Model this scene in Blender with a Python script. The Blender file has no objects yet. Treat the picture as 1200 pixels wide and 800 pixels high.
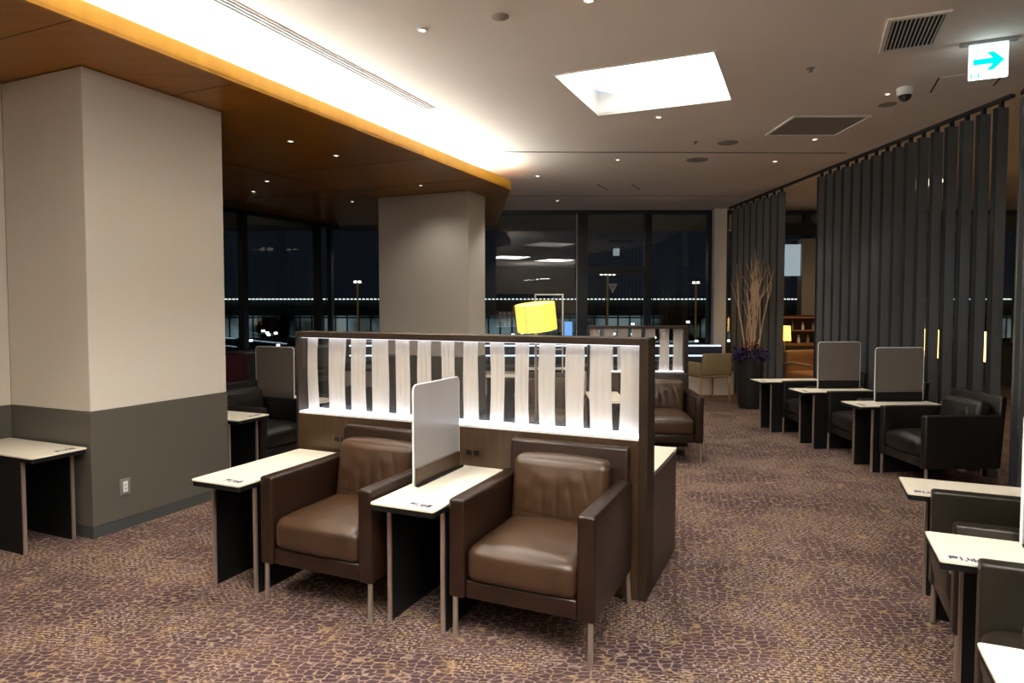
import bpy, bmesh, math, random
from mathutils import Vector, noise
random.seed(7)
PI = math.pi
A = math.radians(23.9)            # the pillars, the middle group and the near right group are turned by this
CA, SA = math.cos(A), math.sin(A)
H = 3.28                          # main ceiling
HS = 3.0                          # lowered wooden ceiling
S = bpy.context.scene
COL = S.collection

def W(u, v, z=0.0):
    return (u*CA + v*SA, -u*SA + v*CA, z)

# ------------------------------------------------------------------ materials
MATS = {}
def newmat(name):
    m = bpy.data.materials.new(name); m.use_nodes = True
    nt = m.node_tree; nt.nodes.clear()
    out = nt.nodes.new('ShaderNodeOutputMaterial')
    return m, nt, out
def mat(name, col, rough=.5, metal=0, spec=.5, bump=0, bscale=200, var=0, vscale=8, coat=0, emit=None, estr=0, stretch=None):
    m, nt, out = newmat(name)
    p = nt.nodes.new('ShaderNodeBsdfPrincipled')
    nt.links.new(p.outputs[0], out.inputs[0])
    p.inputs['Base Color'].default_value = (*col, 1)
    p.inputs['Roughness'].default_value = rough
    p.inputs['Metallic'].default_value = metal
    p.inputs['Specular IOR Level'].default_value = spec
    p.inputs['Coat Weight'].default_value = coat
    p.inputs['Coat Roughness'].default_value = .2
    if emit:
        p.inputs['Emission Color'].default_value = (*emit, 1)
        p.inputs['Emission Strength'].default_value = estr
    tc = nt.nodes.new('ShaderNodeTexCoord')
    src = tc.outputs['Object']
    if stretch:
        mp = nt.nodes.new('ShaderNodeMapping'); mp.inputs['Scale'].default_value = stretch
        nt.links.new(src, mp.inputs[0]); src = mp.outputs[0]
    if var:
        n = nt.nodes.new('ShaderNodeTexNoise'); n.inputs['Scale'].default_value = vscale
        n.inputs['Detail'].default_value = 5
        nt.links.new(src, n.inputs['Vector'])
        r = nt.nodes.new('ShaderNodeMapRange')
        r.inputs[1].default_value = .3; r.inputs[2].default_value = .7
        r.inputs[3].default_value = 1-var; r.inputs[4].default_value = 1+var
        nt.links.new(n.outputs[0], r.inputs[0])
        mx = nt.nodes.new('ShaderNodeMix'); mx.data_type = 'RGBA'; mx.blend_type = 'MULTIPLY'
        mx.inputs[0].default_value = 1
        mx.inputs[6].default_value = (*col, 1)
        nt.links.new(r.outputs[0], mx.inputs[7])
        nt.links.new(mx.outputs[2], p.inputs['Base Color'])
    if bump:
        n = nt.nodes.new('ShaderNodeTexNoise'); n.inputs['Scale'].default_value = bscale
        n.inputs['Detail'].default_value = 3
        nt.links.new(src, n.inputs['Vector'])
        b = nt.nodes.new('ShaderNodeBump'); b.inputs['Strength'].default_value = bump
        b.inputs['Distance'].default_value = .002
        nt.links.new(n.outputs[0], b.inputs['Height'])
        nt.links.new(b.outputs[0], p.inputs['Normal'])
    MATS[name] = m
    return m
def emis(name, col, s):
    m, nt, out = newmat(name)
    e = nt.nodes.new('ShaderNodeEmission')
    e.inputs[0].default_value = (*col, 1); e.inputs[1].default_value = s
    nt.links.new(e.outputs[0], out.inputs[0]); MATS[name] = m
    return m
def leather(name, col, rough=.38):
    m, nt, out = newmat(name)
    p = nt.nodes.new('ShaderNodeBsdfPrincipled'); nt.links.new(p.outputs[0], out.inputs[0])
    tc = nt.nodes.new('ShaderNodeTexCoord')
    n = nt.nodes.new('ShaderNodeTexNoise'); n.inputs['Scale'].default_value = 5; n.inputs['Detail'].default_value = 4
    nt.links.new(tc.outputs['Object'], n.inputs['Vector'])
    cr = nt.nodes.new('ShaderNodeValToRGB')
    cr.color_ramp.elements[0].position = .3; cr.color_ramp.elements[1].position = .7
    cr.color_ramp.elements[0].color = (*[c*.8 for c in col], 1)
    cr.color_ramp.elements[1].color = (*[c*1.2 for c in col], 1)
    nt.links.new(n.outputs[0], cr.inputs[0]); nt.links.new(cr.outputs[0], p.inputs['Base Color'])
    p.inputs['Roughness'].default_value = rough
    v = nt.nodes.new('ShaderNodeTexVoronoi'); v.inputs['Scale'].default_value = 380
    nt.links.new(tc.outputs['Object'], v.inputs['Vector'])
    n2 = nt.nodes.new('ShaderNodeTexNoise'); n2.inputs['Scale'].default_value = 22; n2.inputs['Detail'].default_value = 3
    nt.links.new(tc.outputs['Object'], n2.inputs['Vector'])
    ad = nt.nodes.new('ShaderNodeMath'); ad.operation = 'MULTIPLY_ADD'; ad.inputs[1].default_value = .25
    nt.links.new(v.outputs['Distance'], ad.inputs[0]); nt.links.new(n2.outputs[0], ad.inputs[2])
    b = nt.nodes.new('ShaderNodeBump'); b.inputs['Strength'].default_value = .22; b.inputs['Distance'].default_value = .006
    nt.links.new(ad.outputs[0], b.inputs['Height']); nt.links.new(b.outputs[0], p.inputs['Normal'])
    MATS[name] = m
    return m
def glass(name, tint=(1, 1, 1), refl=.1, rough=0.0):
    m, nt, out = newmat(name)
    t = nt.nodes.new('ShaderNodeBsdfTransparent'); t.inputs[0].default_value = (*tint, 1)
    g = nt.nodes.new('ShaderNodeBsdfGlossy'); g.inputs['Roughness'].default_value = rough
    g.inputs[0].default_value = (1, 1, 1, 1)
    fr = nt.nodes.new('ShaderNodeLayerWeight'); fr.inputs[0].default_value = .5
    pw = nt.nodes.new('ShaderNodeMath'); pw.operation = 'POWER'; pw.inputs[1].default_value = 4
    nt.links.new(fr.outputs['Facing'], pw.inputs[0])
    ad = nt.nodes.new('ShaderNodeMath'); ad.operation = 'MULTIPLY_ADD'; ad.inputs[1].default_value = .6; ad.inputs[2].default_value = refl; ad.use_clamp = True
    nt.links.new(pw.outputs[0], ad.inputs[0])
    mx = nt.nodes.new('ShaderNodeMixShader')
    nt.links.new(ad.outputs[0], mx.inputs[0]); nt.links.new(t.outputs[0], mx.inputs[1]); nt.links.new(g.outputs[0], mx.inputs[2])
    nt.links.new(mx.outputs[0], out.inputs[0]); MATS[name] = m
    return m
def sheer(name, col, trans=.15, translu=.4, gloss=.1, rough=.4):
    m, nt, out = newmat(name)
    t = nt.nodes.new('ShaderNodeBsdfTransparent')
    d = nt.nodes.new('ShaderNodeBsdfDiffuse'); d.inputs[0].default_value = (*col, 1)
    l = nt.nodes.new('ShaderNodeBsdfTranslucent'); l.inputs[0].default_value = (*col, 1)
    g = nt.nodes.new('ShaderNodeBsdfGlossy'); g.inputs['Roughness'].default_value = rough
    m1 = nt.nodes.new('ShaderNodeMixShader'); m1.inputs[0].default_value = translu
    m2 = nt.nodes.new('ShaderNodeMixShader'); m2.inputs[0].default_value = gloss
    m3 = nt.nodes.new('ShaderNodeMixShader'); m3.inputs[0].default_value = trans
    L = nt.links.new
    L(d.outputs[0], m1.inputs[1]); L(l.outputs[0], m1.inputs[2])
    L(m1.outputs[0], m2.inputs[1]); L(g.outputs[0], m2.inputs[2])
    L(m2.outputs[0], m3.inputs[1]); L(t.outputs[0], m3.inputs[2])
    L(m3.outputs[0], out.inputs[0]); MATS[name] = m
    return m
def wood(name, c1, c2, rough=.4, scale=(3, 3, 40), vertical=False):
    m, nt, out = newmat(name)
    p = nt.nodes.new('ShaderNodeBsdfPrincipled'); nt.links.new(p.outputs[0], out.inputs[0])
    tc = nt.nodes.new('ShaderNodeTexCoord'); mp = nt.nodes.new('ShaderNodeMapping')
    mp.inputs['Scale'].default_value = scale
    nt.links.new(tc.outputs['Object'], mp.inputs[0])
    n = nt.nodes.new('ShaderNodeTexNoise'); n.inputs['Scale'].default_value = 1; n.inputs['Detail'].default_value = 6
    n.inputs['Distortion'].default_value = .6
    nt.links.new(mp.outputs[0], n.inputs['Vector'])
    cr = nt.nodes.new('ShaderNodeValToRGB')
    cr.color_ramp.elements[0].position = .35; cr.color_ramp.elements[1].position = .65
    cr.color_ramp.elements[0].color = (*c1, 1); cr.color_ramp.elements[1].color = (*c2, 1)
    nt.links.new(n.outputs[0], cr.inputs[0]); nt.links.new(cr.outputs[0], p.inputs['Base Color'])
    p.inputs['Roughness'].default_value = rough
    MATS[name] = m
    return m

def carpet():
    m, nt, out = newmat('carpet')
    N = nt.nodes.new; L = nt.links.new
    p = N('ShaderNodeBsdfPrincipled'); L(p.outputs[0], out.inputs[0])
    p.inputs['Roughness'].default_value = .95; p.inputs['Specular IOR Level'].default_value = .1
    tc = N('ShaderNodeTexCoord')
    mp = N('ShaderNodeMapping'); mp.inputs['Rotation'].default_value = (0, 0, math.radians(8))
    mp.inputs['Scale'].default_value = (21, 36, 20)
    L(tc.outputs['Object'], mp.inputs[0])
    # warp
    nz = N('ShaderNodeTexNoise'); nz.inputs['Scale'].default_value = .35; nz.inputs['Detail'].default_value = 2
    L(mp.outputs[0], nz.inputs['Vector'])
    wa = N('ShaderNodeVectorMath'); wa.operation = 'MULTIPLY_ADD'; wa.inputs[1].default_value = (1.2, 1.2, 0)
    L(nz.outputs['Color'], wa.inputs[0]); L(mp.outputs[0], wa.inputs[2])
    vo = N('ShaderNodeTexVoronoi'); vo.feature = 'DISTANCE_TO_EDGE'; vo.inputs['Scale'].default_value = 1
    vo.inputs['Randomness'].default_value = .55
    L(wa.outputs[0], vo.inputs['Vector'])
    def rng(src, a, b, c, d):
        r = N('ShaderNodeMapRange'); r.inputs[1].default_value = a; r.inputs[2].default_value = b
        r.inputs[3].default_value = c; r.inputs[4].default_value = d; L(src, r.inputs[0]); return r.outputs[0]
    def mth(op, a, b=None):
        r = N('ShaderNodeMath'); r.operation = op
        if isinstance(a, (int, float)): r.inputs[0].default_value = a
        else: L(a, r.inputs[0])
        if b is not None:
            if isinstance(b, (int, float)): r.inputs[1].default_value = b
            else: L(b, r.inputs[1])
        return r.outputs[0]
    line = rng(vo.outputs['Distance'], .04, .10, .68, 0)
    # yarn-scale break-up, so the line reads as stitches
    st = N('ShaderNodeTexNoise'); st.inputs['Scale'].default_value = 2.4; st.inputs['Detail'].default_value = 2
    L(mp.outputs[0], st.inputs['Vector'])
    line = mth('MULTIPLY', line, rng(st.outputs[0], .36, .56, .2, 1.0))
    # rows of short dashes
    mp2 = N('ShaderNodeMapping'); mp2.inputs['Rotation'].default_value = (0, 0, math.radians(8))
    mp2.inputs['Scale'].default_value = (1, 1, 1); L(tc.outputs['Object'], mp2.inputs[0])
    wv = N('ShaderNodeTexBrick'); wv.inputs['Scale'].default_value = 1
    wv.inputs['Brick Width'].default_value = .034; wv.inputs['Row Height'].default_value = .02
    wv.inputs['Mortar Size'].default_value = .0045; wv.inputs['Mortar Smooth'].default_value = .3
    wv.inputs['Color1'].default_value = (0, 0, 0, 1); wv.inputs['Color2'].default_value = (0, 0, 0, 1); wv.inputs['Mortar'].default_value = (1, 1, 1, 1)
    L(mp2.outputs[0], wv.inputs['Vector'])
    big = N('ShaderNodeTexNoise'); big.inputs['Scale'].default_value = 1.7; big.inputs['Detail'].default_value = 2
    L(tc.outputs['Object'], big.inputs['Vector'])
    sel = rng(big.outputs[0], .47, .56, 0, 1)
    dash = mth('MULTIPLY', wv.outputs['Color'], rng(st.outputs[0], .45, .55, .0, .9))
    mxl = N('ShaderNodeMix'); L(sel, mxl.inputs[0]); L(line, mxl.inputs[2]); L(mth('MAXIMUM', dash, mth('MULTIPLY', line, .45)), mxl.inputs[3])
    line = mxl.outputs[0]
    # small bright clusters of gold stitches
    cl = N('ShaderNodeTexNoise'); cl.inputs['Scale'].default_value = 9; cl.inputs['Detail'].default_value = 2
    L(tc.outputs['Object'], cl.inputs['Vector'])
    cs = rng(cl.outputs[0], .64, .72, 0, .9)
    fine = N('ShaderNodeTexNoise'); fine.inputs['Scale'].default_value = 7; fine.inputs['Detail'].default_value = 2
    L(mp.outputs[0], fine.inputs['Vector'])
    fs = rng(fine.outputs[0], .46, .54, 0, 1)
    gold = mth('MULTIPLY', cs, fs)
    mask = mth('MAXIMUM', line, gold)
    # ground colour
    gv = N('ShaderNodeTexNoise'); gv.inputs['Scale'].default_value = 2.3; gv.inputs['Detail'].default_value = 3
    L(tc.outputs['Object'], gv.inputs['Vector'])
    cr = N('ShaderNodeValToRGB'); e = cr.color_ramp.elements
    e[0].position = .35; e[0].color = (.052, .031, .037, 1); e[1].position = .65; e[1].color = (.094, .055, .056, 1)
    L(gv.outputs[0], cr.inputs[0])
    cr2 = N('ShaderNodeValToRGB'); e = cr2.color_ramp.elements
    e[0].position = .42; e[0].color = (.42, .31, .24, 1); e[1].position = .6; e[1].color = (.42, .30, .16, 1)
    L(cl.outputs[0], cr2.inputs[0])
    sp = N('ShaderNodeTexNoise'); sp.inputs['Scale'].default_value = 330; sp.inputs['Detail'].default_value = 1
    L(tc.outputs['Object'], sp.inputs['Vector'])
    mm = N('ShaderNodeMix'); mm.data_type = 'RGBA'; mm.blend_type = 'MULTIPLY'; mm.inputs[0].default_value = 1
    L(cr.outputs[0], mm.inputs[6]); L(rng(sp.outputs[0], .3, .7, .55, 1.45), mm.inputs[7])
    fin = N('ShaderNodeMix'); fin.data_type = 'RGBA'
    L(mask, fin.inputs[0]); L(mm.outputs[2], fin.inputs[6]); L(cr2.outputs[0], fin.inputs[7])
    L(fin.outputs[2], p.inputs['Base Color'])
    b = N('ShaderNodeBump'); b.inputs['Strength'].default_value = .35; b.inputs['Distance'].default_value = .004
    L(sp.outputs[0], b.inputs['Height']); L(b.outputs[0], p.inputs['Normal'])
    return m

M_CARPET = carpet()
M_CEIL = mat('ceiling_paint', (.87, .79, .72), .85, var=.02, vscale=2)
M_PLASTER = mat('pillar_paint', (.70, .655, .575), .8, bump=.15, bscale=160)
M_GREY = mat('wainscot_grey', (.105, .099, .080), .45, bump=.05)
M_BASE = mat('baseboard_grey', (.06, .065, .065), .5)
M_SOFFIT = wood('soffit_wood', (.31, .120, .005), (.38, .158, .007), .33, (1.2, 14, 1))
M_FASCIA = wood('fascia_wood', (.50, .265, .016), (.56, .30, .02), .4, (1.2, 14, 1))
M_SEAM = mat('seam_dark', (.10, .045, .01), .6)
M_LEATH = leather('brown_leather', (.017, .0068, .0030), .30)
M_LEATHC = leather('brown_leather_cushion', (.050, .025, .012), .30)
M_BLACKL = leather('black_leather', (.007, .006, .005), .34)
M_ESPR = leather('espresso_leather', (.014, .011, .007), .32)
M_ALU = mat('brushed_aluminium', (.55, .50, .45), .32, metal=.85)
M_EDGE = mat('table_trim_metal', (.42, .33, .28), .35, metal=.6)
M_TOP = mat('cream_laminate', (.86, .80, .66), .35, var=.025, vscale=6, stretch=(1, 8, 1))
M_TOPR = M_TOP
M_BLACK = mat('black_laminate', (.006, .006, .006), .55, spec=.25)
M_DWOOD = wood('dark_wood', (.020, .012, .007), (.031, .018, .010), .4, (30, 30, 3))
M_WOOD = wood('brown_wood', (.045, .024, .011), (.066, .037, .017), .35, (30, 30, 2.5))
M_FROST = sheer('frosted_acrylic', (.46, .45, .45), .12, .45, .10, .35)
M_FROSTD = sheer('smoked_frosted_acrylic', (.30, .26, .22), .42, .45, .10, .35)
M_FEDGE = mat('acrylic_edge', (.85, .87, .88), .3)
M_FABRIC = sheer('white_fabric', (.95, .90, .82), .05, .5, .03, .5)
M_GLASS = glass('clear_glass', (1, 1, 1), .025)
M_WGLASS = glass('window_glass', (.90, .95, .95), .05)
M_FRAME = mat('window_frame_dark', (.030, .034, .042), .35, metal=.3)
M_FRAMEL = mat('frame_light', (.40, .40, .42), .4, metal=.5)
M_SLAT = mat('slat_charcoal', (.115, .125, .135), .40, metal=.1, var=.05, vscale=2, stretch=(20, 20, 1))
M_RAIL = mat('rail_black', (.008, .009, .012), .5)
M_WHITE = mat('white_paint', (.82, .80, .76), .5)
M_WHITEP = mat('white_plastic', (.78, .78, .76), .35)
M_GREYP = mat('grey_plastic', (.20, .19, .18), .4)
M_DARK = mat('dark_void', (.006, .006, .007), .8)
M_NAVY = mat('label_ink', (.02, .02, .05), .5)
M_LABELW = mat('label_white', (.70, .68, .66), .4)
M_LED = emis('led_strip', (.80, .86, 1.0), 2.0)
M_LED2 = emis('led_strip_dim', (.92, .93, 1.0), 1.0)
M_COVE = emis('cove_lamp', (.97, 1.0, .94), 62)
M_BOX = emis('lightbox_diffuser', (1.0, .97, .90), 2.6)
M_BOXR = emis('rear_fill_diffuser', (1.0, .96, .89), 15)
M_BOXB = emis('lightbox_corner', (.70, .80, .95), .45)
M_SPOT = emis('downlight_lens', (1, .9, .7), 2.5)
M_SIGNW = emis('sign_white', (.80, 1.0, 1.0), 1.5)
M_SIGNG = emis('sign_green', (.0, .62, .60), .85)
M_SHADE = mat('lamp_shade_yellow', (.85, .65, .12), .7, emit=(1.0, .66, .09), estr=.48)
M_SHADEG = emis('lamp_shade_glow', (1.0, .50, .08), 2.0)
M_SLITG = emis('lamp_tall_glow', (1.0, .62, .14), 3.5)
M_BLUELED = emis('ledge_led', (.55, .78, 1.0), 1.6)
M_BLUE = mat('navy_upholstery', (.05, .08, .17), .6)
M_RED = mat('dark_red_upholstery', (.075, .010, .014), .7)
M_BEIGEF = mat('beige_fabric', (.30, .23, .12), .75, bump=.3, bscale=80)
M_LWOOD = mat('light_wood', (.40, .27, .14), .45)
M_TANL = mat('tan_upholstery', (.35, .17, .06), .5)
M_BRANCH = mat('bare_branch', (.58, .43, .28), .7, bump=.3)
M_POT = mat('planter_black', (.010, .010, .011), .5)
M_LEAFP = mat('purple_leaf', (.035, .02, .11), .6)
M_LEAFR = mat('red_flower', (.32, .02, .03), .6)
M_LEAFG = mat('olive_leaf', (.08, .07, .02), .6)
M_WALLB = mat('beige_wall', (.50, .44, .33), .8)
M_WALLD = mat('dark_wall', (.05, .045, .04), .7)
M_ART = mat('dark_print', (.05, .045, .03), .7, var=.9, vscale=1.2, stretch=(1, 1, 7))
M_BOTTLE = mat('bottle_glass', (.30, .26, .20), .1)
M_ASPH = mat('asphalt', (.03, .03, .032), .9)
M_NIGHT = mat('night_wall', (.012, .014, .016), .9)
M_DOT = emis('far_lamp', (1, .93, .8), 3.2)
M_DOTO = emis('far_lamp_amber', (1, .55, .15), 2.0)
M_POLE = mat('pole_yellow', (.25, .17, .06), .7, emit=(1, .6, .2), estr=.02)
M_BLUEP = emis('blue_panel', (.13, .30, .62), .8)
M_PANELG = mat('speaker_grille', (.30, .26, .22), .8, bump=.6, bscale=500)

def facade():
    m, nt, out = newmat('lit_facade'); N = nt.nodes.new; L = nt.links.new
    tc = N('ShaderNodeTexCoord')
    br = N('ShaderNodeTexBrick'); br.inputs['Scale'].default_value = 1
    br.inputs['Brick Width'].default_value = 1.5; br.inputs['Row Height'].default_value = 3.0
    br.inputs['Mortar Size'].default_value = .12; br.offset = 0
    br.inputs['Color1'].default_value = (.20, .30, .34, 1); br.inputs['Color2'].default_value = (.32, .36, .34, 1)
    br.inputs['Mortar'].default_value = (.01, .02, .03, 1)
    mp = N('ShaderNodeMapping'); mp.inputs['Rotation'].default_value = (PI/2, 0, 0)
    L(tc.outputs['Object'], mp.inputs[0]); L(mp.outputs[0], br.inputs['Vector'])
    n = N('ShaderNodeTexNoise'); n.inputs['Scale'].default_value = .11; n.inputs['Detail'].default_value = 3
    L(tc.outputs['Object'], n.inputs['Vector'])
    r = N('ShaderNodeMapRange'); r.inputs[1].default_value = .46; r.inputs[2].default_value = .62; r.inputs[3].default_value = .0; r.inputs[4].default_value = .3
    L(n.outputs[0], r.inputs[0])
    e = N('ShaderNodeEmission'); L(br.outputs['Color'], e.inputs[0]); L(r.outputs[0], e.inputs[1]); L(e.outputs[0], out.inputs[0])
    return m
M_FACADE = facade()

# ------------------------------------------------------------------ mesh helper
class MB:
    def __init__(s): s.bm = bmesh.new()
    def box(s, x0, x1, y0, y1, z0, z1, bev=0, seg=2):
        t = bmesh.new(); bmesh.ops.create_cube(t, size=1)
        for v in t.verts:
            v.co = Vector(((x0+x1)/2+v.co.x*(x1-x0), (y0+y1)/2+v.co.y*(y1-y0), (z0+z1)/2+v.co.z*(z1-z0)))
        if bev: bmesh.ops.bevel(t, geom=t.edges[:]+t.verts[:], offset=bev, segments=seg, affect='EDGES', profile=.5)
        return s._add(t)
    def _add(s, t, f=None):
        m = {}
        for v in t.verts:
            m[v] = s.bm.verts.new(f(v.co) if f else v.co)
        for fa in t.faces:
            try: s.bm.faces.new([m[v] for v in fa.verts])
            except ValueError: pass
        t.free(); return s
    def add(s, other, f=None): return s._add(other.bm, f)
    def tube(s, pts, r, n=10, r2=None):
        pts = [Vector(p) for p in pts]; rings = []
        for i, p in enumerate(pts):
            d = (pts[min(i+1, len(pts)-1)]-pts[max(i-1, 0)]).normalized()
            a = Vector((0, 0, 1)) if abs(d.z) < .9 else Vector((1, 0, 0))
            e1 = d.cross(a).normalized(); e2 = d.cross(e1)
            rr = r if r2 is None else r+(r2-r)*i/(len(pts)-1)
            rings.append([s.bm.verts.new(p+(e1*math.cos(2*PI*k/n)+e2*math.sin(2*PI*k/n))*rr) for k in range(n)])
        for a, b in zip(rings, rings[1:]):
            for k in range(n): s.bm.faces.new([a[k], a[(k+1) % n], b[(k+1) % n], b[k]])
        s.bm.faces.new(rings[0][::-1]); s.bm.faces.new(rings[-1]); return s
    def lathe(s, prof, n=24, c=(0, 0, 0)):
        rings = []
        for r, z in prof:
            rings.append([s.bm.verts.new((c[0]+max(r, 1e-4)*math.cos(2*PI*k/n), c[1]+max(r, 1e-4)*math.sin(2*PI*k/n), c[2]+z)) for k in range(n)])
        for a, b in zip(rings, rings[1:]):
            for k in range(n): s.bm.faces.new([a[k], a[(k+1) % n], b[(k+1) % n], b[k]])
        s.bm.faces.new(rings[0][::-1]); s.bm.faces.new(rings[-1]); return s
    def prism(s, poly, z0, z1):
        a = [s.bm.verts.new((x, y, z0)) for x, y in poly]; b = [s.bm.verts.new((x, y, z1)) for x, y in poly]
        n = len(poly)
        s.bm.faces.new(a[::-1]); s.bm.faces.new(b)
        for k in range(n): s.bm.faces.new([a[k], a[(k+1) % n], b[(k+1) % n], b[k]])
        return s
    def poly3(s, pts, off):
        off = Vector(off)
        a = [s.bm.verts.new(Vector(p)) for p in pts]; b = [s.bm.verts.new(Vector(p)+off) for p in pts]
        n = len(pts); s.bm.faces.new(a[::-1]); s.bm.faces.new(b)
        for k in range(n): s.bm.faces.new([a[k], a[(k+1) % n], b[(k+1) % n], b[k]])
        return s
    def puff(s, c, size, r, n=12, bulge=(0, 0, 0), disp=None, tr=None):
        """soft cushion: rounded box with swollen faces"""
        t = bmesh.new(); bmesh.ops.create_cube(t, size=2)
        bmesh.ops.subdivide_edges(t, edges=t.edges[:], cuts=n, use_grid_fill=True)
        hx, hy, hz = [q/2 for q in size]
        for v in t.verts:
            q = v.co.copy()
            p = Vector((q.x*hx, q.y*hy, q.z*hz))
            inner = Vector((max(-hx+r, min(hx-r, p.x)), max(-hy+r, min(hy-r, p.y)), max(-hz+r, min(hz-r, p.z))))
            d = p-inner
            if d.length > 1e-6:
                lim = [h for h in (abs(d.x), abs(d.y), abs(d.z)) if h > 1e-6]
                p = inner+d.normalized()*max(lim)
            fx, fy, fz = (1-q.x**2), (1-q.y**2), (1-q.z**2)
            p.x += math.copysign(1, q.x)*bulge[0]*fy*fz*abs(q.x)
            p.y += math.copysign(1, q.y)*bulge[1]*fx*fz*abs(q.y)
            p.z += math.copysign(1, q.z)*bulge[2]*fx*fy*abs(q.z)
            if disp: p = p+disp(q, p)
            if tr: p = tr(p)
            v.co = p+Vector(c)
        return s._add(t)
    def build(s, name, m, parent=None, smooth=False):
        bmesh.ops.recalc_face_normals(s.bm, faces=s.bm.faces[:])
        me = bpy.data.meshes.new(name); s.bm.to_mesh(me); s.bm.free()
        me.materials.append(m)
        if smooth:
            for p in me.polygons: p.use_smooth = True
            try: me.set_sharp_from_angle(angle=math.radians(50))
            except Exception: pass
        o = bpy.data.objects.new(name, me); COL.objects.link(o)
        if parent: o.parent = parent
        return o
def B(*a, **k): return MB().box(*a, **k)
def thing(name, label, cat, loc=(0, 0, 0), rotz=0, group=None):
    o = bpy.data.objects.new(name, None); COL.objects.link(o)
    o.empty_display_size = .1
    o.location = loc; o.rotation_euler = (0, 0, rotz)
    o['label'] = label; o['category'] = cat
    if group: o['group'] = group
    return o
def tag(o, label, cat, group=None):
    o['label'] = label; o['category'] = cat
    if group: o['group'] = group
    return o
def struct(o, label=None):
    o['kind'] = 'structure'
    if label: o['label'] = label
    return o
def dup(root, loc, rotz, label, group=None):
    r = root.copy(); COL.objects.link(r); r.location = loc; r.rotation_euler = (0, 0, rotz)
    r['label'] = label
    if group: r['group'] = group
    def kids(src, dst):
        for ch in list(src.children):
            c = ch.copy(); COL.objects.link(c); c.parent = dst
            kids(ch, c)
    kids(root, r)
    return r
def at(o, loc, rz=0): o.location = loc; o.rotation_euler = (0, 0, rz); return o

# ------------------------------------------------------------------ room shell
struct(B(-12, 12, -6, 16, -.05, 0).build('floor', M_CARPET), 'carpet of purple brown ground with gold cell pattern')

def hole_slab(outer, hole, z0, z1):
    """slab with one four-sided hole; both are lists of 4 (x, y) in the same order"""
    mb = MB(); bm = mb.bm
    def ring(pts, z): return [bm.verts.new((x, y, z)) for x, y in pts]
    o0, o1, h0, h1 = ring(outer, z0), ring(outer, z1), ring(hole, z0), ring(hole, z1)
    for k in range(4):
        j = (k+1) % 4
        bm.faces.new([o0[k], o0[j], h0[j], h0[k]]); bm.faces.new([o1[k], o1[j], h1[j], h1[k]])
        bm.faces.new([o0[k], o0[j], o1[j], o1[k]]); bm.faces.new([h0[k], h0[j], h1[j], h1[k]])
    return mb
SK = (-1.82, -.63, 4.92, 6.10)      # u0,u1,v0,v1 of the ceiling light box
q = [W(SK[0], SK[2])[:2], W(SK[1], SK[2])[:2], W(SK[1], SK[3])[:2], W(SK[0], SK[3])[:2]]
struct(hole_slab([(-12, -6), (12, -6), (12, 16), (-12, 16)], q, H, H+.02).build('ceiling', M_CEIL), 'beige plaster ceiling')

struct(B(-12, 12, -6.2, -6, 0, H).build('wall_front', M_WALLB))
struct(B(12, 12.2, -6, 16, 0, H).build('wall_right', M_WALLB))
# near left wall (behind the left table) with grey wainscot
wl = thing('wall_left', 'beige wall with grey wainscot at the left edge', 'wall', (0, 0, 0), -A)
del wl['category']; wl['kind'] = 'structure'
B(-5.2, -5.0, -5, 2.77, .82, HS-.003).build('upper_wall', M_PLASTER, wl)
B(-5.2, -4.995, -5, 2.77, .07, .82).build('wainscot', M_GREY, wl)
B(-5.2, -4.99, -5, 2.77, 0, .07).build('baseboard', M_BASE, wl)
B(-9, -5.2, 2.80, 3.3, 0, HS-.003).build('return_wall', M_WALLD, wl)

def pillar(u0, u1, v0, v1, label):
    t = thing('pillar', label, 'pillar', W((u0+u1)/2, (v0+v1)/2), -A)
    hx, hy = (u1-u0)/2, (v1-v0)/2
    B(-hx, hx, -hy, hy, .82, HS-.004, bev=.006).build('shaft', M_PLASTER, t)
    B(-hx-.004, hx+.004, -hy-.004, hy+.004, .075, .818, bev=.003).build('wainscot', M_GREY, t)
    B(-hx, hx, -hy, hy, .0, .075).build('baseboard', M_BASE, t)
    return t
pillar(-5.0, -4.17, 2.77, 3.86, 'large beige pillar with grey wainscot near the left edge')
pillar(-5.47, -4.06, 7.76, 8.25, 'beige pillar further back behind the fabric screen')

# lowered wooden ceiling, its yellow edge and the light hidden above it
so = thing('wooden_soffit', 'glossy orange brown lowered wooden ceiling on the left with a yellow edge board', 'ceiling panel', (0, 0, 0), 0)
def xy(u, v): return W(u, v)[:2]
e_far = (-.29, 12.48)
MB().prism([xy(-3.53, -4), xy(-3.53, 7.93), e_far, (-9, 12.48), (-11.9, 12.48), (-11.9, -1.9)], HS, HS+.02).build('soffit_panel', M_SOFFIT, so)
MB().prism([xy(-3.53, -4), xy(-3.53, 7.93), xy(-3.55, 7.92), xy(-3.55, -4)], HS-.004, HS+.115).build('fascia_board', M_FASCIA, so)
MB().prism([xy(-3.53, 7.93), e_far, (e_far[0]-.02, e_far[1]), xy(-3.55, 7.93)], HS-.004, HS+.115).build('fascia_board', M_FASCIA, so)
for v in (2.32, 3.42, 5.9, 7.1):
    MB().prism([xy(-8.1, v), xy(-3.56, v), xy(-3.56, v+.006), xy(-8.1, v+.006)], HS-.002, HS).build('panel_joint', M_SEAM, so)
MB().prism([xy(-5.6, -2), xy(-5.58, -2), xy(-5.58, 7.93), xy(-5.6, 7.93)], HS-.002, HS).build('panel_joint', M_SEAM, so)
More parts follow.
